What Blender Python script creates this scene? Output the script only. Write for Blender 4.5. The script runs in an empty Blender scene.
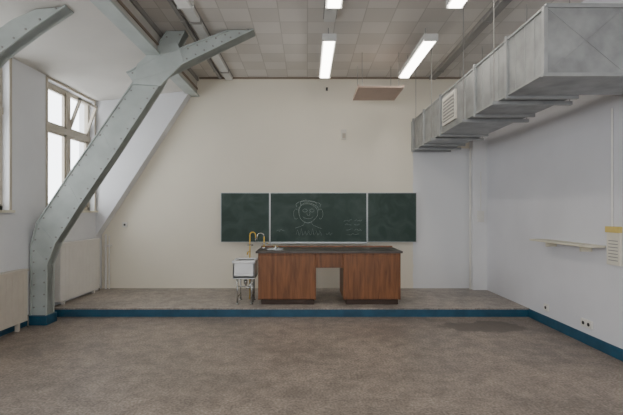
import bpy, math, random
from mathutils import Vector, Matrix
random.seed(4)
scn = bpy.context.scene

# ---------------------------------------------------------------- materials
def newmat(name):
    m = bpy.data.materials.new(name); m.use_nodes = True
    nt = m.node_tree
    return m, nt, nt.nodes['Principled BSDF']

def plain(name, col, rough=0.5, metal=0.0, var=0.06, scale=6.0, bump=0.0, emit=None, estr=0):
    m, nt, b = newmat(name)
    tc = nt.nodes.new('ShaderNodeTexCoord'); n = nt.nodes.new('ShaderNodeTexNoise')
    n.inputs['Scale'].default_value = scale; n.inputs['Detail'].default_value = 6
    nt.links.new(tc.outputs['Object'], n.inputs['Vector'])
    r = nt.nodes.new('ShaderNodeValToRGB')
    r.color_ramp.elements[0].position = 0.3; r.color_ramp.elements[1].position = 0.7
    r.color_ramp.elements[0].color = [c*(1-var) for c in col]+[1]
    r.color_ramp.elements[1].color = [min(1, c*(1+var)) for c in col]+[1]
    nt.links.new(n.outputs['Fac'], r.inputs['Fac'])
    nt.links.new(r.outputs['Color'], b.inputs['Base Color'])
    b.inputs['Roughness'].default_value = rough; b.inputs['Metallic'].default_value = metal
    if bump:
        bp = nt.nodes.new('ShaderNodeBump'); bp.inputs['Strength'].default_value = bump
        bp.inputs['Distance'].default_value = 0.01
        nt.links.new(n.outputs['Fac'], bp.inputs['Height']); nt.links.new(bp.outputs['Normal'], b.inputs['Normal'])
    if emit:
        b.inputs['Emission Color'].default_value = list(emit)+[1]
        b.inputs['Emission Strength'].default_value = estr
    return m

CREAM = (0.81, 0.755, 0.635); WHITE = (0.75, 0.75, 0.76)
M = {}
M['white'] = plain('paint_white', WHITE, 0.75, var=0.03, scale=1.3)
M['pillar'] = plain('paint_pillar', (0.77, 0.77, 0.78), 0.75, var=0.03, scale=1.3)
M['rightw'] = plain('paint_right', (0.72, 0.72, 0.755), 0.75, var=0.04, scale=1.1)
M['leftw'] = plain('paint_left', (0.71, 0.715, 0.735), 0.75, var=0.04, scale=1.5)
M['dormer'] = plain('paint_dormer', (0.62, 0.595, 0.55), 0.8, var=0.05, scale=1.5)
M['steel'] = plain('steel_paint_greygreen', (0.425, 0.465, 0.445), 0.6, var=0.10, scale=4)
M['blue'] = plain('paint_blue', (0.015, 0.078, 0.135), 0.5, var=0.2)
M['duct'] = plain('galvanised', (0.34, 0.35, 0.35), 0.45, metal=0.65, var=0.22, scale=5)
M['ductf'] = plain('galvanised_flange', (0.37, 0.38, 0.38), 0.45, metal=0.5, var=0.12)
M['grille'] = plain('grille_cream', (0.70, 0.67, 0.60), 0.5)
M['dark'] = plain('dark', (0.03, 0.03, 0.03), 0.6)
M['alu'] = plain('aluminium', (0.50, 0.52, 0.52), 0.35, metal=0.7)
M['chrome'] = plain('chrome', (0.45, 0.45, 0.43), 0.25, metal=0.9)
M['ceramic'] = plain('ceramic', (0.82, 0.83, 0.84), 0.15, var=0.02)
M['yellow'] = plain('yellow_lacquer', (0.65, 0.42, 0.05), 0.4)
M['frame'] = plain('window_cream', (0.46, 0.41, 0.33), 0.5)
M['radiator'] = plain('radiator_enamel', (0.72, 0.69, 0.65), 0.4, var=0.03)
M['radiator2'] = plain('radiator_enamel_beige', (0.58, 0.53, 0.46), 0.4, var=0.05)
M['plate'] = plain('plate_pinkbrown', (0.48, 0.35, 0.285), 0.5)
M['lampbody'] = plain('lamp_body', (0.62, 0.62, 0.60), 0.4)
M['tube'] = plain('lamp_diffuser_lit', (0.9, 0.9, 0.88), 0.4, emit=(1.0, 0.94, 0.84), estr=14)
M['tubeoff'] = plain('lamp_diffuser_off', (0.80, 0.80, 0.78), 0.3)
M['rail'] = plain('rail_grey', (0.28, 0.27, 0.255), 0.6)
M['purlin'] = plain('purlin_grey', (0.50, 0.48, 0.44), 0.6)
M['shelf'] = plain('shelf_cream', (0.70, 0.66, 0.53), 0.5)
M['plastic'] = plain('plastic_white', (0.75, 0.73, 0.68), 0.4)
M['paper'] = plain('paper', (0.74, 0.70, 0.60), 0.7)
M['papery'] = plain('paper_yellow', (0.68, 0.52, 0.16), 0.7)
M['chalk'] = plain('chalk', (0.40, 0.46, 0.43), 0.9)
M['top'] = plain('desk_top_dark', (0.09, 0.075, 0.068), 0.3, var=0.3)
M['trimwood'] = plain('trim_brown', (0.24, 0.185, 0.14), 0.6)

# glass
m, nt, b = newmat('glass_pane'); nt.nodes.remove(b)
t = nt.nodes.new('ShaderNodeBsdfTransparent'); g = nt.nodes.new('ShaderNodeBsdfGlossy'); g.inputs['Roughness'].default_value = 0.05
mx = nt.nodes.new('ShaderNodeMixShader'); mx.inputs[0].default_value = 0.05
nt.links.new(t.outputs[0], mx.inputs[1]); nt.links.new(g.outputs[0], mx.inputs[2])
nt.links.new(mx.outputs[0], nt.nodes['Material Output'].inputs[0]); M['glass'] = m

def N(nt, t, **k):
    n = nt.nodes.new(t)
    for a, v in k.items(): setattr(n, a, v)
    return n
def math_(nt, op, a, b=None):
    n = N(nt, 'ShaderNodeMath', operation=op)
    for i, v in enumerate((a, b)):
        if v is None: continue
        if isinstance(v, (int, float)): n.inputs[i].default_value = v
        else: nt.links.new(v, n.inputs[i])
    return n.outputs[0]
def mixc(nt, f, a, b):
    n = N(nt, 'ShaderNodeMix', data_type='RGBA')
    for i, v in ((0, f), (6, a), (7, b)):
        if isinstance(v, (int, float)): n.inputs[i].default_value = v
        elif isinstance(v, tuple): n.inputs[i].default_value = v+(1,)
        else: nt.links.new(v, n.inputs[i])
    return n.outputs[2]

# back wall: cream with a repainted white area at right
m, nt, b = newmat('paint_back_wall')
tc = N(nt, 'ShaderNodeTexCoord'); sp = N(nt, 'ShaderNodeSeparateXYZ'); nt.links.new(tc.outputs['Object'], sp.inputs[0])
n = N(nt, 'ShaderNodeTexNoise'); n.inputs['Scale'].default_value = 1.2; n.inputs['Detail'].default_value = 5; nt.links.new(tc.outputs['Object'], n.inputs['Vector'])
n2 = N(nt, 'ShaderNodeTexNoise'); n2.inputs['Scale'].default_value = 6; nt.links.new(tc.outputs['Object'], n2.inputs['Vector'])
edge = math_(nt, 'ADD', sp.outputs['X'], math_(nt, 'MULTIPLY', n2.outputs['Fac'], 0.06))
f = math_(nt, 'MULTIPLY', math_(nt, 'GREATER_THAN', edge, 2.20), math_(nt, 'LESS_THAN', sp.outputs['Z'], 3.0))
cr = mixc(nt, n.outputs['Fac'], tuple(c*0.95 for c in CREAM), tuple(c*1.05 for c in CREAM))
nt.links.new(mixc(nt, f, cr, (0.77, 0.775, 0.79)), b.inputs['Base Color']); b.inputs['Roughness'].default_value = 0.75
M['back'] = m

# ceiling tiles
m, nt, b = newmat('ceiling_tiles')
tc = N(nt, 'ShaderNodeTexCoord')
ck = N(nt, 'ShaderNodeTexChecker'); ck.inputs['Scale'].default_value = 1/0.4
mp = N(nt, 'ShaderNodeMapping'); mp.inputs['Location'].default_value = (0, 0, 0.5)
nt.links.new(tc.outputs['Object'], mp.inputs['Vector']); nt.links.new(mp.outputs[0], ck.inputs['Vector'])
ck.inputs['Color1'].default_value = (0.64, 0.61, 0.57, 1); ck.inputs['Color2'].default_value = (0.57, 0.54, 0.50, 1)
wn = N(nt, 'ShaderNodeTexNoise'); wn.inputs['Scale'].default_value = 2.5; nt.links.new(tc.outputs['Object'], wn.inputs['Vector'])
sp = N(nt, 'ShaderNodeSeparateXYZ'); nt.links.new(tc.outputs['Object'], sp.inputs[0])
def line(o):
    fr = math_(nt, 'FRACT', math_(nt, 'ADD', math_(nt, 'DIVIDE', o, 0.4), 100.0))
    return math_(nt, 'LESS_THAN', fr, 0.035)
ln = math_(nt, 'MAXIMUM', line(sp.outputs['X']), line(sp.outputs['Y']))
c1 = mixc(nt, math_(nt, 'MULTIPLY', wn.outputs['Fac'], 0.25), ck.outputs['Color'], (0.67, 0.64, 0.60))
nt.links.new(mixc(nt, math_(nt, 'MULTIPLY', ln, 0.45), c1, (0.30, 0.28, 0.25)), b.inputs['Base Color']); b.inputs['Roughness'].default_value = 0.85
M['ceil'] = m

# speckled floor
def floor_mat(name, base, dark, light, stain=False, rough=0.4):
    m, nt, b = newmat(name)
    tc = N(nt, 'ShaderNodeTexCoord')
    a = N(nt, 'ShaderNodeTexNoise'); a.inputs['Scale'].default_value = 45; a.inputs['Detail'].default_value = 7
    c = N(nt, 'ShaderNodeTexNoise'); c.inputs['Scale'].default_value = 1.1; c.inputs['Detail'].default_value = 7
    e = N(nt, 'ShaderNodeTexNoise'); e.inputs['Scale'].default_value = 5; e.inputs['Detail'].default_value = 10; e.inputs['Roughness'].default_value = 0.72
    for x in (a, c, e): nt.links.new(tc.outputs['Object'], x.inputs['Vector'])
    r = N(nt, 'ShaderNodeValToRGB'); r.color_ramp.elements[0].position = 0.34; r.color_ramp.elements[1].position = 0.68
    r.color_ramp.elements[0].color = dark+(1,); r.color_ramp.elements[1].color = light+(1,)
    q = r.color_ramp.elements.new(0.5); q.color = base+(1,)
    nt.links.new(a.outputs['Fac'], r.inputs['Fac'])
    r2 = N(nt, 'ShaderNodeValToRGB'); r2.color_ramp.elements[0].position = 0.42; r2.color_ramp.elements[1].position = 0.60
    r2.color_ramp.elements[0].color = (0.72, 0.72, 0.73, 1); r2.color_ramp.elements[1].color = (1.28, 1.27, 1.25, 1)
    s = math_(nt, 'ADD', math_(nt, 'MULTIPLY', c.outputs['Fac'], 0.35), math_(nt, 'MULTIPLY', e.outputs['Fac'], 0.65))
    nt.links.new(s, r2.inputs['Fac'])
    mm = N(nt, 'ShaderNodeMix', data_type='RGBA', blend_type='MULTIPLY'); mm.inputs[0].default_value = 1
    nt.links.new(r.outputs['Color'], mm.inputs[6]); nt.links.new(r2.outputs['Color'], mm.inputs[7])
    out = mm.outputs[2]
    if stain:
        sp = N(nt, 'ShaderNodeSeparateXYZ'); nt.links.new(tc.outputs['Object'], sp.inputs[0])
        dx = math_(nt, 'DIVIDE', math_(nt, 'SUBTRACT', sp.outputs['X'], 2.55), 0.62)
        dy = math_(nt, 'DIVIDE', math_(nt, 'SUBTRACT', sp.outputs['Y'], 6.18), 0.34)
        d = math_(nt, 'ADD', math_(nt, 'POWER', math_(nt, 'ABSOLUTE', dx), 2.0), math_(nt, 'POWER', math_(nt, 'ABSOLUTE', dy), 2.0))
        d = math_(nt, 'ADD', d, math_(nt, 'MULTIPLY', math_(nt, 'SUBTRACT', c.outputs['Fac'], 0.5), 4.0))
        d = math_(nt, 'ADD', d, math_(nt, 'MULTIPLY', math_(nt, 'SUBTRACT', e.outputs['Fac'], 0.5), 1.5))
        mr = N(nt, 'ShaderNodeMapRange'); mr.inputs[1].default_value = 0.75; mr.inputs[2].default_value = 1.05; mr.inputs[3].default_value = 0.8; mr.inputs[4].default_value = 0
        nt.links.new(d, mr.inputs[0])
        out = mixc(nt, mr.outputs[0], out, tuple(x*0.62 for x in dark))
    nt.links.new(out, b.inputs['Base Color'])
    rr = N(nt, 'ShaderNodeMapRange'); rr.inputs[3].default_value = rough-0.08; rr.inputs[4].default_value = rough+0.15
    nt.links.new(c.outputs['Fac'], rr.inputs[0]); nt.links.new(rr.outputs[0], b.inputs['Roughness'])
    return m
M['floor'] = floor_mat('floor_lino', (0.255, 0.208, 0.175), (0.17, 0.135, 0.11), (0.355, 0.30, 0.26), True, 0.40)
M['plat'] = floor_mat('platform_lino', (0.33, 0.29, 0.255), (0.25, 0.215, 0.185), (0.42, 0.375, 0.335), False, 0.42)

# desk wood
m, nt, b = newmat('desk_wood')
tc = N(nt, 'ShaderNodeTexCoord'); mp = N(nt, 'ShaderNodeMapping'); mp.inputs['Scale'].default_value = (9, 9, 0.9)
nt.links.new(tc.outputs['Object'], mp.inputs['Vector'])
n = N(nt, 'ShaderNodeTexNoise'); n.inputs['Scale'].default_value = 2.2; n.inputs['Detail'].default_value = 8; n.inputs['Distortion'].default_value = 0.6
nt.links.new(mp.outputs[0], n.inputs['Vector'])
r = N(nt, 'ShaderNodeValToRGB'); r.color_ramp.elements[0].position = 0.3; r.color_ramp.elements[1].position = 0.72
r.color_ramp.elements[0].color = (0.125, 0.046, 0.017, 1); r.color_ramp.elements[1].color = (0.29, 0.115, 0.043, 1)
nt.links.new(n.outputs['Fac'], r.inputs['Fac']); nt.links.new(r.outputs['Color'], b.inputs['Base Color']); b.inputs['Roughness'].default_value = 0.4
M['wood'] = m
M['woodd'] = plain('desk_plinth', (0.05, 0.026, 0.016), 0.5)

# chalkboard
m, nt, b = newmat('board_green')
tc = N(nt, 'ShaderNodeTexCoord'); n = N(nt, 'ShaderNodeTexNoise'); n.inputs['Scale'].default_value = 2.6; n.inputs['Detail'].default_value = 7; n.inputs['Distortion'].default_value = 1.5
nt.links.new(tc.outputs['Object'], n.inputs['Vector'])
r = N(nt, 'ShaderNodeValToRGB'); r.color_ramp.elements[0].position = 0.4; r.color_ramp.elements[1].position = 0.8
r.color_ramp.elements[0].color = (0.017, 0.043, 0.033, 1); r.color_ramp.elements[1].color = (0.052, 0.083, 0.070, 1)
nt.links.new(n.outputs['Fac'], r.inputs['Fac']); nt.links.new(r.outputs['Color'], b.inputs['Base Color']); b.inputs['Roughness'].default_value = 0.55
M['board'] = m

# ---------------------------------------------------------------- builder
class B:
    def __init__(s): s.v = []; s.f = []; s.m = []; s.mats = []
    def mi(s, k):
        if k not in s.mats: s.mats.append(k)
        return s.mats.index(k)
    def add(s, vs, fs, k, X=None):
        o = len(s.v)
        s.v += [tuple(X @ Vector(p)) if X else tuple(p) for p in vs]
        i = s.mi(k)
        for f in fs: s.f.append([a+o for a in f]); s.m.append(i)
    def box(s, x0, x1, y0, y1, z0, z1, k, X=None):
        vs = [(x0,y0,z0),(x1,y0,z0),(x1,y1,z0),(x0,y1,z0),(x0,y0,z1),(x1,y0,z1),(x1,y1,z1),(x0,y1,z1)]
        s.add(vs, [(0,3,2,1),(4,5,6,7),(0,1,5,4),(1,2,6,5),(2,3,7,6),(3,0,4,7)], k, X)
    def prism(s, pts, y0, y1, k):       # polygon in XZ extruded along Y
        n = len(pts); vs = [(x,y0,z) for x,z in pts]+[(x,y1,z) for x,z in pts]
        fs = [list(range(n)), list(range(2*n-1, n-1, -1))]+[(i,i+n,(i+1)%n+n,(i+1)%n) for i in range(n)]
        s.add(vs, fs, k)
    def strip(s, L, R, y0, y1, k):      # ribbon between two XZ polylines, extruded
        for i in range(len(L)-1):
            s.prism([L[i], R[i], R[i+1], L[i+1]], y0, y1, k)
    def tube(s, pts, r, k, seg=8, cap=True):
        pts = [Vector(p) for p in pts]; vs = []
        up = None
        for i, p in enumerate(pts):
            d = (pts[min(i+1, len(pts)-1)]-pts[max(i-1, 0)]).normalized()
            if up is None:
                up = d.orthogonal().normalized()
            up = (up-d*up.dot(d)); up = up.normalized() if up.length > 1e-6 else d.orthogonal().normalized()
            w = d.cross(up)
            for j in range(seg):
                a = 2*math.pi*j/seg; vs.append(p+(up*math.cos(a)+w*math.sin(a))*r)
        fs = []
        for i in range(len(pts)-1):
            for j in range(seg):
                fs.append((i*seg+j, i*seg+(j+1)%seg, (i+1)*seg+(j+1)%seg, (i+1)*seg+j))
        if cap: fs += [tuple(range(seg-1, -1, -1)), tuple((len(pts)-1)*seg+j for j in range(seg))]
        s.add(vs, fs, k)
    def done(s, name, bevel=0.0, smooth=False):
        me = bpy.data.meshes.new(name); me.from_pydata(s.v, [], s.f)
        for k in s.mats: me.materials.append(M[k])
        for p, i in zip(me.polygons, s.m): p.material_index = i; p.use_smooth = smooth
        me.update(); ob = bpy.data.objects.new(name, me); scn.collection.objects.link(ob)
        import bmesh
        bm = bmesh.new(); bm.from_mesh(me); bmesh.ops.recalc_face_normals(bm, faces=bm.faces); bm.to_mesh(me); bm.free()
        if bevel:
            md = ob.modifiers.new('bevel', 'BEVEL'); md.width = bevel; md.segments = 2; md.limit_method = 'ANGLE'
        return ob

XL, XR, YB, YF, ZC = -4.2, 3.6, 8.5, -3.0, 4.45
ZP, YP = 0.14, 6.74     # platform height / front edge

# ---------------------------------------------------------------- room shell
b = B(); b.box(XL-.3, XR+.3, YF-.3, YB+.3, -0.1, 0, 'floor'); b.done('floor')
b = B(); b.box(XL, XR, YP, YB, 0, ZP, 'plat'); b.done('floor_platform')
b = B(); b.box(XL, XR, YP-.012, YP, 0, ZP-.018, 'blue'); b.box(XL, XR, YP-.02, YP, ZP-.018, ZP+.004, 'plat'); b.done('trim_1')
b = B(); b.box(XL-.3, XR+.3, YB, YB+.3, 0, ZC+.3, 'back'); b.done('wall_back')
b = B(); b.box(XR, XR+.3, YF-.3, YB, 0, ZC+.3, 'rightw'); b.done('wall_right')
# unseen wall behind the camera; three windows added to brighten the room
fw = [(-3.4, -1.8), (-.8, .8), (1.6, 3.1)]
b = B(); b.box(XL-.3, XR+.3, YF-.3, YF, 0, 1.2, 'white'); b.box(XL-.3, XR+.3, YF-.3, YF, 3.5, ZC+.3, 'white')
xs = [XL-.3]+[x for w in fw for x in w]+[XR+.3]
for i in range(0, len(xs), 2): b.box(xs[i], xs[i+1], YF-.3, YF, 1.2, 3.5, 'white')
b.done('wall_front')
b = B(); b.box(-2.33, XR, YF, YB, ZC, ZC+.2, 'ceil'); b.done('ceiling')
wins = [(6.72, 8.2), (4.3, 5.85), (1.9, 3.45), (-0.5, 1.05), (-2.8, -1.3)]
SZ, TZ = 1.72, 3.86
b = B()
b.box(XL-.3, XL, YF, YB, 0, SZ, 'leftw'); b.box(XL-.3, XL, YF, YB, TZ, 4.3, 'leftw')
ys = [YF]+[y for w in sorted(wins) for y in w]+[YB]
for i in range(0, len(ys), 2): b.box(XL-.3, XL, ys[i], ys[i+1], SZ, TZ, 'leftw')
b.done('wall_left')
b = B(); b.prism([(XL, 1.23), (-2.33, 4.12), (XL, 3.95)], 8.27, YB, 'leftw'); b.done('trim_8')      # end of the roof slope
b = B(); b.prism([(XL, 3.9), (-2.33, 4.12), (-2.33, 4.6), (XL, 4.4)], YF, YB, 'dormer'); b.done('trim_9')  # dormer soffit
b = B(); b.box(-2.36, -2.25, YF, YB, 4.08, ZC, 'purlin'); b.box(-2.42, -2.20, YF, YB, 4.055, 4.085, 'steel'); b.box(-2.27, -2.22, YF, YB, 4.38, ZC, 'rail')
b.box(-2.26, -2.235, YF, YB, 4.2, 4.24, 'trimwood'); b.done('trim_2')
b = B(); b.box(-2.2, XR, YB-.03, YB, ZC-.03, ZC, 'trimwood'); b.done('trim_3')
b = B(); b.box(XR-.015, XR, YF, YP-.02, 0, 0.135, 'blue'); b.done('baseboard_right')
b = B(); b.box(XL, XL+.015, YF, YP-.02, 0, 0.135, 'blue'); b.done('baseboard_left')
b = B(); b.box(XL+.015, XR-.015, YF, YF+.015, 0, 0.135, 'blue'); b.done('baseboard_front')
b = B(); b.box(3.32, XR, 8.3, YB, ZP, ZC, 'pillar'); b.tube([(3.30, 8.40, ZP), (3.30, 8.40, 3.0)], .02, 'plastic'); b.done('corner_pillar')

# windows
def portal(loc, rot, sx, sy):
    L = bpy.data.lights.new('window_portal', 'AREA'); L.shape = 'RECTANGLE'; L.size = sx; L.size_y = sy
    L.cycles.is_portal = True
    o = bpy.data.objects.new('window_portal', L); scn.collection.objects.link(o); o.location = loc; o.rotation_euler = rot
for i, (y0, y1) in enumerate(wins):
    b = B(); xa, xb = XL-.16, XL-.09
    fr = .07
    b.box(xa, xb, y0, y0+fr, SZ, TZ, 'frame'); b.box(xa, xb, y1-fr, y1, SZ, TZ, 'frame')
    b.box(xa, xb, y0, y1, TZ-fr, TZ, 'frame'); b.box(xa, xb, y0, y1, SZ, SZ+fr, 'frame')
    ym = (y0+y1)/2; zt = 3.12
    b.box(xa, xb+.01, ym-.06, ym+.06, SZ, TZ, 'frame'); b.box(xa, xb+.015, y0, y1, zt-.05, zt+.05, 'frame')
    for (a, c) in ((y0+fr, ym-.06), (ym+.06, y1-fr)):
        for (p, q, tilt) in ((SZ+fr, zt-.05, 0), (zt+.05, TZ-fr, 1)):
            T = Matrix.Identity(4)
            if tilt and a > ym and i in (0, 2):
                T = Matrix.Translation((xb, 0, p)) @ Matrix.Rotation(math.radians(20), 4, 'Y') @ Matrix.Translation((-xb, 0, -p))
            w = .04
            b.box(xa+.01, xb-.01, a, a+w, p, q, 'frame', T); b.box(xa+.01, xb-.01, c-w, c, p, q, 'frame', T)
            b.box(xa+.01, xb-.01, a, c, p, p+w, 'frame', T); b.box(xa+.01, xb-.01, a, c, q-w, q, 'frame', T)
            b.box(xa+.03, xa+.034, a+w, c-w, p+w, q-w, 'glass', T)
    b.box(xb, XL+.07, y0-.03, y1+.03, SZ-.03, SZ+.005, 'shelf')
    for yy in (y0, y1): b.box(XL, XL+.015, yy-.045 if yy == y0 else yy, yy if yy == y0 else yy+.045, SZ, TZ+.04, 'frame')
    b.box(XL, XL+.015, y0, y1, TZ, TZ+.04, 'frame')
    b.done('window_%d' % (i+1), .004)
    portal((XL-.32, (y0+y1)/2, (SZ+TZ)/2), (0, math.radians(-90), 0), TZ-SZ, y1-y0)
for i, (x0, x1) in enumerate(fw):  # added rear windows, out of view, letting in extra daylight
    b = B(); ya, yb_ = YF-.16, YF-.09
    for x in (x0, (x0+x1)/2-.035, x1-.07): b.box(x, x+.07, ya, yb_, 1.2, 3.5, 'frame')
    for z in (1.2, 2.75, 3.43): b.box(x0, x1, ya, yb_, z, z+.07, 'frame')
    b.box(x0+.07, x1-.07, ya+.03, ya+.034, 1.27, 3.43, 'glass'); b.box(x0-.03, x1+.03, yb_, YF+.06, 1.17, 1.205, 'shelf')
    b.done('window_%d' % (i+6), .004)
    portal(((x0+x1)/2, YF-.32, 2.35), (math.radians(90), 0, 0), x1-x0, 2.3)

# ---------------------------------------------------------------- steel truss
b = B()
Lp = [(-4.18,0),(-4.18,1.20),(-4.08,1.55),(-3.645,2.21),(-3.117,2.965),(-2.47,3.90),(-2.12,4.44)]
Rp = [(-3.93,0),(-3.92,.90),(-3.80,1.22),(-3.43,1.80),(-2.92,2.55),(-2.224,3.62),(-1.84,4.44)]
b.strip(Lp, Rp, 6.28, 6.42, 'steel')
def flange(P, t, side):
    Q = []
    for i, p in enumerate(P):
        a = Vector(P[max(i-1,0)]); c = Vector(P[min(i+1,len(P)-1)]); d = (c-a).normalized(); n = Vector((-d.y, d.x))*side
        Q.append((p[0]+n.x*t, p[1]+n.y*t))
    return Q
b.strip(Lp, flange(Lp, .018, -1), 6.26, 6.46, 'steel'); b.strip(Rp, flange(Rp, .018, 1), 6.26, 6.46, 'steel')
# collar brace
cu = [(-2.72,3.80),(-2.30,4.02),(-1.18,4.44)]; cl = [(-2.62,3.66),(-2.12,3.80),(-0.80,4.44)]
b.strip(cu, cl, 6.25, 6.45, 'steel'); b.strip(cl, flange(cl, .02, 1), 6.23, 6.47, 'steel'); b.strip(cu, flange(cu, .02, -1), 6.23, 6.47, 'steel')
b.prism([(-2.62,3.62),(-2.2,3.60),(-1.85,3.96),(-1.95,4.25),(-2.25,4.2),(-2.55,3.92)], 6.235, 6.285, 'steel')
def rivet(x, z, y): 
    b.tube([(x, y+.004, z), (x, y-.010, z)], .014, 'rail', 6)
def along(P, off, side, step, y):
    P2 = flange(P, off, side)
    for i in range(len(P2)-1):
        a, c = Vector(P2[i]), Vector(P2[i+1]); n = max(1, int((c-a).length/step))
        for j in range(n):
            p = a+(c-a)*(j+.5)/n; rivet(p.x, p.y, y)
# rivets sit on the face, a little inside each edge
along(Lp, .05, -1, .16, 6.28); along(Rp, .05, 1, .16, 6.28); along(cu, .05, -1, .14, 6.25); along(cl, .05, 1, .14, 6.25)
b.box(-4.185, -3.90, 6.22, 6.48, 0, .14, 'blue')
b.done('steel_roof_truss', .003)

b = B()   # nearer knee brace, curved
Lq = [(-4.19,2.75),(-4.14,3.05),(-3.98,3.37),(-3.72,3.66),(-3.38,3.90),(-3.1,4.02)]
Rq = [(-4.19,2.45),(-3.98,2.88),(-3.80,3.20),(-3.52,3.50),(-3.12,3.80),(-2.75,4.05)]
b.strip(Lq, Rq, 4.75, 4.87, 'steel'); b.strip(Rq, flange(Rq, .018, 1), 4.73, 4.91, 'steel')
along(Rq, .05, 1, .16, 4.75)
b.done('steel_knee_brace', .003)

# ---------------------------------------------------------------- ventilation duct
b = B()
x0, x1, z0, z1 = 2.13, 2.85, 2.93, 3.54
yn = 3.71
segs = [yn+.7, 5.25, 6.6, 7.55, 8.3]
b.box(x0, x1, yn, YB, z0, z1, 'duct')
b.box(x1, XR, yn, yn+.66, z0, z1, 'duct')     # elbow branch into the right wall
for y in segs:
    b.box(x0-.025, x1+.025, y-.02, y+.02, z0-.03, z1+.025, 'ductf')
b.box(x0-.025, x1+.02, yn-.012, yn+.03, z0-.02, z0+.012, 'ductf'); b.box(x0-.02, x0+.015, yn-.012, yn+.03, z0, z1, 'ductf')
b.box(x1-.01, x1+.03, yn-.02, yn+.02, z0-.02, z1+.02, 'ductf')
b.box(x1, XR, yn-.012, yn+.03, z0-.02, z0+.012, 'ductf'); b.box(x0, XR, yn-.012, yn+.03, z1-.015, z1+.02, 'ductf')
# stiffening cross folds
b.tube([(x0+.02, yn, z0+.02), (x1-.02, yn, z1-.02)], .004, 'duct', 5); b.tube([(x0+.02, yn, z1-.02), (x1-.02, yn, z0+.02)], .004, 'duct', 5)
b.box(x0-.012, x0+.01, yn+.02, YB-.1, z0, z0+.02, 'ductf'); b.box(x0-.012, x0+.01, yn+.02, YB-.1, z1-.02, z1, 'ductf')
yy = [yn]+segs
for a, c in zip(yy[:-1], yy[1:]):
    for s in (0.25, .5, .75):
        y = a+(c-a)*s
        b.box(x0-.004, x0+.003, y-.004, y+.004, z0, z1, 'ductf')
# vent grille
b.box(x0-.03, x0, 5.89, 6.45, z0+.10, z1-.09, 'grille')
b.box(x0-.034, x0-.028, 5.94, 6.40, z0+.14, z1-.13, 'rail')
for j in range(7):
    z = z0+.155+j*.05; b.box(x0-.045, x0-.03, 5.94, 6.40, z, z+.016, 'grille')
# brackets and hangers
for y in (4.6, 5.5, 6.9, 7.9):
    b.box(x0-.08, x1+.08, y-.02, y+.02, z0-.045, z0-.005, 'ductf')
    for x in (x0-.06, x1+.06): b.tube([(x, y, z0-.04), (x, y, ZC)], .005, 'rail', 6)
b.done('ventilation_duct', .002)

# ---------------------------------------------------------------- lamps
def lamp(x, y0, y1, lit):
    b = B(); z = 4.15
    b.box(x-.10, x+.10, y0, y1, z+.02, z+.09, 'lampbody')
    b.box(x-.075, x+.075, y0+.03, y1-.03, z-.012, z+.025, 'tube' if lit else 'tubeoff')
    b.box(x-.10, x+.10, y0, y0+.03, z-.012, z+.03, 'lampbody'); b.box(x-.10, x+.10, y1-.03, y1, z-.012, z+.03, 'lampbody')
    for y in (y0+.3, y1-.3): b.tube([(x, y, z+.08), (x, y, ZC)], .008, 'rail', 6)
    b.done('fluorescent_lamp', .004)
for x in (.32, 1.77):
    for y0, y1 in ((5.91, 7.59), (3.30, 5.0), (.6, 2.3), (-2.2, -.5)): lamp(x, y0, y1, True)  # last two pairs are out of view, added to light the room
for y0, y1 in ((3.30, 5.0), (.6, 2.3)): lamp(-1.46, y0, y1, False)
tn = [4]
def rail(x, w, h, k, y0=YF, y1=8.45):  # cable trunking and lamp rails along the ceiling
    b = B(); b.box(x-w/2, x+w/2, y0, y1, ZC-h, ZC, k); b.box(x-w/2-.015, x+w/2+.015, y0, y1, ZC-.012, ZC, 'rail')
    for i in range(6): b.box(x-w/2-.01, x+w/2+.01, y0+.5+i*(y1-y0-1)/5, y0+.56+i*(y1-y0-1)/5, ZC-h-.008, ZC, 'rail')
    b.done('trim_%d' % tn[0]); tn[0] += 1
rail(-1.58, .14, .07, 'lampbody'); rail(2.55, .12, .06, 'rail'); rail(.32, .16, .05, 'lampbody', YF, 5.9); rail(-1.76, .05, .05, 'rail')

# hanging plate
b = B(); b.box(.87, 1.66, 7.08, 7.9, 3.82, 3.85, 'plate')
for x in (.87, 1.64): b.box(x, x+.02, 7.08, 7.9, 3.85, 3.875, 'plate')
for x in (.95, 1.58):
    for y in (7.15, 7.83): b.tube([(x, y, 3.84), (x, y, ZC)], .005, 'rail', 6)
b.done('suspended_radiant_panel', .003)

# ---------------------------------------------------------------- chalkboard
b = B(); yb = 8.38
def panel(xa, xb, y, z0, z1):
    b.box(xa, xb, y, y+.025, z0, z1, 'board'); t = .010
    b.box(xa, xb, y-.006, y+.03, z1-t, z1, 'alu'); b.box(xa, xb, y-.006, y+.03, z0, z0+t, 'alu')
    b.box(xa, xa+t, y-.006, y+.03, z0, z1, 'alu'); b.box(xb-t, xb, y-.006, y+.03, z0, z1, 'alu')
panel(-.745, 1.21, yb, 1.09, 2.09); panel(-1.74, -.755, yb, 1.09, 2.09); panel(1.22, 2.21, yb, 1.09, 2.09)
b.box(-.745, 1.21, yb-.07, yb, 1.07, 1.085, 'alu'); b.box(-.745, 1.21, yb-.07, yb-.06, 1.085, 1.10, 'alu')
for x in (-.6, 1.0): b.box(x-.04, x+.04, yb+.03, YB, 1.15, 2.05, 'alu')
def ck(pts, r=.0024): b.tube([(x, yb-.001, z) for x, z in pts], r, 'chalk', 4)
def el(cx, cz, rx, rz, a0=0, a1=360, wob=0.0, n=26, r=.0024):
    ck([(cx+rx*(1+wob*math.sin(3.3*t))*math.cos(t), cz+rz*(1+wob*math.cos(2.7*t))*math.sin(t)) for t in [math.radians(a0+(a1-a0)*i/n) for i in range(n+1)]], r)
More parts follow.
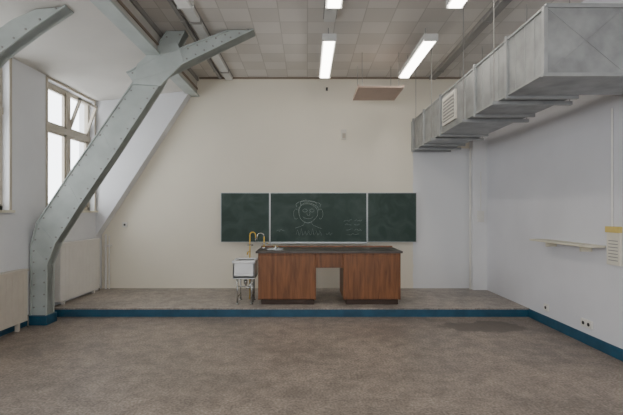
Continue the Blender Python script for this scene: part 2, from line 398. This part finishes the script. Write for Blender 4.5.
# doodled cartoon face with curly hair outline
fx, fz = .02, 1.68
el(fx, fz, .19, .19, wob=.05); el(fx+.01, fz+.01, .205, .20, 10, 280, .06)
el(fx-.06, fz+.05, .045, .032); el(fx+.08, fz+.05, .045, .032); el(fx+.01, fz-.01, .03, .045, 180, 400)
el(fx, fz-.07, .10, .045, 190, 350); el(fx, fz+.14, .25, .10, -10, 190, .08); el(fx, fz+.17, .16, .09, 0, 200, .1)
el(fx-.24, fz-.02, .05, .10, 60, 300); el(fx+.25, fz-.02, .05, .10, -120, 120)
ck([(fx-.06, fz-.18), (fx-.10, fz-.25), (fx-.26, fz-.31)]); ck([(fx+.06, fz-.18), (fx+.11, fz-.25), (fx+.28, fz-.32)])
for k in range(7): ck([(-.22+k*.075, 1.24), (-.19+k*.075, 1.34+.03*math.sin(k*2)), (-.16+k*.075, 1.23)], .002)
def scrib(x, z, w, h, n=None):
    n = n or int(w/.018)
    ck([(x+w*i/n+random.uniform(-.008, .008), z+random.uniform(-h, h)) for i in range(n+1)], .0019)
for z, x, w in ((1.53, .74, .16), (1.53, .96, .14), (1.45, .76, .14), (1.45, .95, .12), (1.34, .78, .13), (1.34, .96, .15), (1.25, .80, .24)): scrib(x, z, w, .02)
scrib(.38, 1.27, .12, .04, 5); scrib(-.62, 1.32, .16, .03)
b.done('chalkboard')

# ---------------------------------------------------------------- demonstration desk
b = B(); y0, y1 = 6.96, 7.78; Z = ZP
def cab(xa, xb):
    b.box(xa+.05, xb-.03, y0+.05, y1-.05, Z, Z+.10, 'woodd')
    b.box(xa, xb, y0+.02, y1-.02, Z+.09, Z+.87, 'wood')
    b.box(xa+.012, xb-.012, y0+.005, y0+.02, Z+.10, Z+.83, 'wood')
    b.box(xa, xa+.03, y0, y0+.02, Z+.09, Z+.87, 'wood'); b.box(xb-.03, xb, y0, y0+.02, Z+.09, Z+.87, 'wood')
    b.box(xa, xb, y0, y0+.02, Z+.83, Z+.87, 'wood')
cab(-.82, .15); cab(.61, 1.57)
b.box(.15, .61, y0+.03, y0+.06, Z+.62, Z+.87, 'wood'); b.box(.18, .58, y0+.018, y0+.03, Z+.65, Z+.84, 'wood')
b.box(-.86, 1.60, y0-.03, y1+.03, Z+.87, Z+.905, 'top')
b.box(-.86, 1.60, y1-.0, y1+.03, Z+.90, Z+.925, 'wood')
b.done('demonstration_desk', .005)

# taps on the desk
b = B(); zt = Z+.906
x, y = -.76, 7.35
b.tube([(x, y, zt), (x, y, zt+.03)], .035, 'chrome', 12); b.tube([(x, y, zt+.02), (x, y, zt+.22)], .011, 'yellow', 8)
arc = [(x-.06+.06*math.cos(t), y, zt+.22+.06*math.sin(t)) for t in [math.pi*i/8 for i in range(9)]]
b.tube([(x, y, zt+.2)]+arc+[(x-.12, y, zt+.16)], .010, 'chrome'); b.tube([(x-.03, y, zt+.10), (x+.06, y, zt+.10)], .012, 'chrome')
b.tube([(x+.06, y-.03, zt+.10), (x+.06, y+.03, zt+.10)], .008, 'yellow'); b.done('desk_faucet', smooth=True)
b = B()
b.box(-.70, -.42, 7.25, 7.50, zt, zt+.012, 'alu'); b.tube([(-.56, 7.38, zt+.01), (-.56, 7.38, zt+.05)], .03, 'chrome', 10); b.tube([(-.60, 7.38, zt+.045), (-.52, 7.38, zt+.045)], .01, 'yellow')
b.done('gas_tap_fitting')

# ---------------------------------------------------------------- sink
b = B(); xa, xb, ya, yb2, zt, zb = -1.25, -.88, 6.98, 7.42, .87, .58
w = .035
b.box(xa, xb, ya, ya+w, zb, zt, 'ceramic'); b.box(xa, xb, yb2-w, yb2, zb, zt, 'ceramic')
b.box(xa, xa+w, ya, yb2, zb, zt, 'ceramic'); b.box(xb-w, xb, ya, yb2, zb, zt, 'ceramic'); b.box(xa, xb, ya, yb2, zb-.01, zb+.05, 'ceramic')
b.box(xa-.012, xb+.012, ya-.012, ya+w, zt-.035, zt+.01, 'ceramic'); b.box(xa-.012, xb+.012, yb2-w, yb2+.03, zt-.035, zt+.01, 'ceramic')
b.box(xa-.012, xa+w, ya, yb2, zt-.035, zt+.01, 'ceramic'); b.box(xb-w, xb+.012, ya, yb2, zt-.035, zt+.01, 'ceramic')
ob = b.done('sink', .01)
b = B()
for x in (xa+.07, xb-.06):
    for y in (ya+.05, yb2-.05):
        b.tube([(x, y, ZP), (x, y, zb)], .014, 'chrome'); b.tube([(x, y, ZP), (x, y, ZP+.012)], .03, 'chrome')
    b.tube([(x, ya+.05, ZP+.12), (x, yb2-.05, ZP+.12)], .010, 'chrome')
    b.tube([(x, ya+.0, zb-.012), (x, yb2, zb-.012)], .014, 'chrome')
b.tube([(xa+.07, ya+.05, ZP+.30), (xb-.06, ya+.05, ZP+.30)], .009, 'chrome')
cx, cy = (xa+xb)/2, (ya+yb2)/2
b.tube([(cx, cy, zb), (cx, cy, zb-.14), (cx+.02, cy, zb-.19), (cx+.05, cy, zb-.2), (cx+.08, cy, zb-.18), (cx+.09, cy, zb-.10), (cx+.12, cy, zb-.09), (cx+.12, cy, ZP)], .02, 'chrome')
b.tube([(cx, cy, zb-.06), (cx, cy, zb-.12)], .035, 'chrome', 10)
o2 = b.done('stand', smooth=True)
b = B(); px, py = -1.02, yb2-.005
b.tube([(px, py, ZP+.0), (px, py, zt+.42)], .011, 'yellow')
arc = [(px+.05-.05*math.cos(t), py-.0, zt+.42+.05*math.sin(t)) for t in [math.pi*i/8 for i in range(9)]]
b.tube(arc+[(px+.10, py, zt+.36)], .010, 'yellow')
b.tube([(px-.04, py-.04, zt+.24), (px+.0, py, zt+.24), (px+.06, py, zt+.24)], .012, 'chrome'); b.tube([(px+.10, py, zt+.37), (px+.10, py, zt+.30)], .010, 'chrome')
b.tube([(px-.02, py, zt+.12), (px-.02, py-.14, zt+.12), (px-.02, py-.17, zt+.09)], .012, 'yellow')
o3 = b.done('tap_pipe', smooth=True)
for o in (o2, o3): o.parent = ob

# ---------------------------------------------------------------- radiators
def radiator(ya, yb, za, zb, k):
    b = B(); xw = XL+.03
    b.box(xw, xw+.10, ya, yb, za, zb, k)
    n = int((yb-ya)/.11)
    for i in range(n):
        y = ya+(yb-ya)*(i+.5)/n; b.box(xw+.10, xw+.104, y-.035, y+.035, za+.05, zb-.05, k)
    b.box(xw-.005, xw+.115, ya-.01, yb+.01, zb-.02, zb+.012, k)
    for y in (ya+.15, yb-.15): b.box(XL, xw+.02, y-.02, y+.02, zb-.3, zb-.2, k); b.box(xw+.03, xw+.08, y-.02, y+.02, ZP if ya > YP else 0, za+.02, k)
    b.tube([(xw+.05, yb-.01, za+.06), (xw+.05, yb+.08, za+.06), (xw+.05, yb+.08, ZP if ya > YP else 0)], .012, 'chrome')
    b.done('radiator', .005)
radiator(6.86, 8.15, ZP+.07, 1.17, 'radiator'); radiator(4.6, 6.05, .12, .86, 'radiator2')
b = B(); b.tube([(-4.08, 8.42, ZP), (-4.08, 8.42, 1.25)], .022, 'radiator'); b.tube([(-4.01, 8.42, ZP), (-4.01, 8.42, 1.22)], .014, 'radiator')
b.box(-4.11, -3.99, 8.40, YB, 1.0, 1.03, 'radiator'); b.done('heating_pipe')

# ---------------------------------------------------------------- small things
b = B(); b.box(3.36, XR, 5.0, 6.28, 1.27, 1.295, 'shelf')
for y in (5.25, 6.0): b.box(3.45, XR, y-.012, y+.012, 1.20, 1.27, 'shelf')
b.done('shelf', .003)
def socket(x, y, z, axis):
    b = B()
    if axis == 'x': b.box(x-.03, x, y-.05, y+.05, z-.05, z+.05, 'plastic'); b.tube([(x-.034, y, z), (x-.028, y, z)], .024, 'dark', 12)
    else: b.box(x-.05, x+.05, y-.03, y, z-.05, z+.05, 'plastic'); b.tube([(x, y-.034, z), (x, y-.028, z)], .022, 'dark', 12)
    b.done('power_socket', .004)
for y in (6.22, 5.37, 5.27): socket(XR, y, .27, 'x')
socket(-3.72, YB, 1.44, 'y'); 
b = B(); b.box(.70, .80, 8.44, YB, 3.18, 3.38, 'grille'); b.box(.715, .785, 8.432, 8.44, 3.2, 3.3, 'frame'); b.done('thermostat', .005)
b = B(); b.box(3.40, 3.52, 8.25, 8.3, 1.5, 1.72, 'plastic'); b.tube([(3.46, 8.27, 1.7), (3.46, 8.27, 2.5)], .01, 'plastic'); b.done('light_switch', .004)
b = B(); b.box(XR-.05, XR, 4.74, 4.95, 1.46, 1.53, 'papery'); b.box(XR-.03, XR, 4.74, 4.95, 1.08, 1.46, 'paper')
for k in range(7): b.box(XR-.032, XR-.03, 4.77, 4.92, 1.13+k*.038, 1.14+k*.038, 'rail')
b.tube([(XR-.015, 4.88, 1.53), (XR-.015, 4.88, 2.92)], .012, 'plastic'); b.done('calendar', .002)
b = B(); b.box(.385, .425, 8.46, YB, 4.18, 4.24, 'dark'); b.tube([(.405, 8.47, 4.2), (.405, 8.42, 4.17)], .008, 'dark'); b.done('coat_hook')

# ---------------------------------------------------------------- world / camera
w = bpy.data.worlds.new('overcast'); scn.world = w; w.use_nodes = True
bg = w.node_tree.nodes['Background']; bg.inputs[0].default_value = (0.92, 0.96, 1.0, 1); bg.inputs[1].default_value = 6.9

cam = bpy.data.cameras.new('camera'); cam.lens = 24; cam.sensor_width = 36; cam.shift_x = .0072; cam.shift_y = .0072; cam.clip_start = .05
co = bpy.data.objects.new('camera', cam); scn.collection.objects.link(co)
co.location = (0, 0, 1.7); co.rotation_euler = (math.radians(90), 0, 0); scn.camera = co
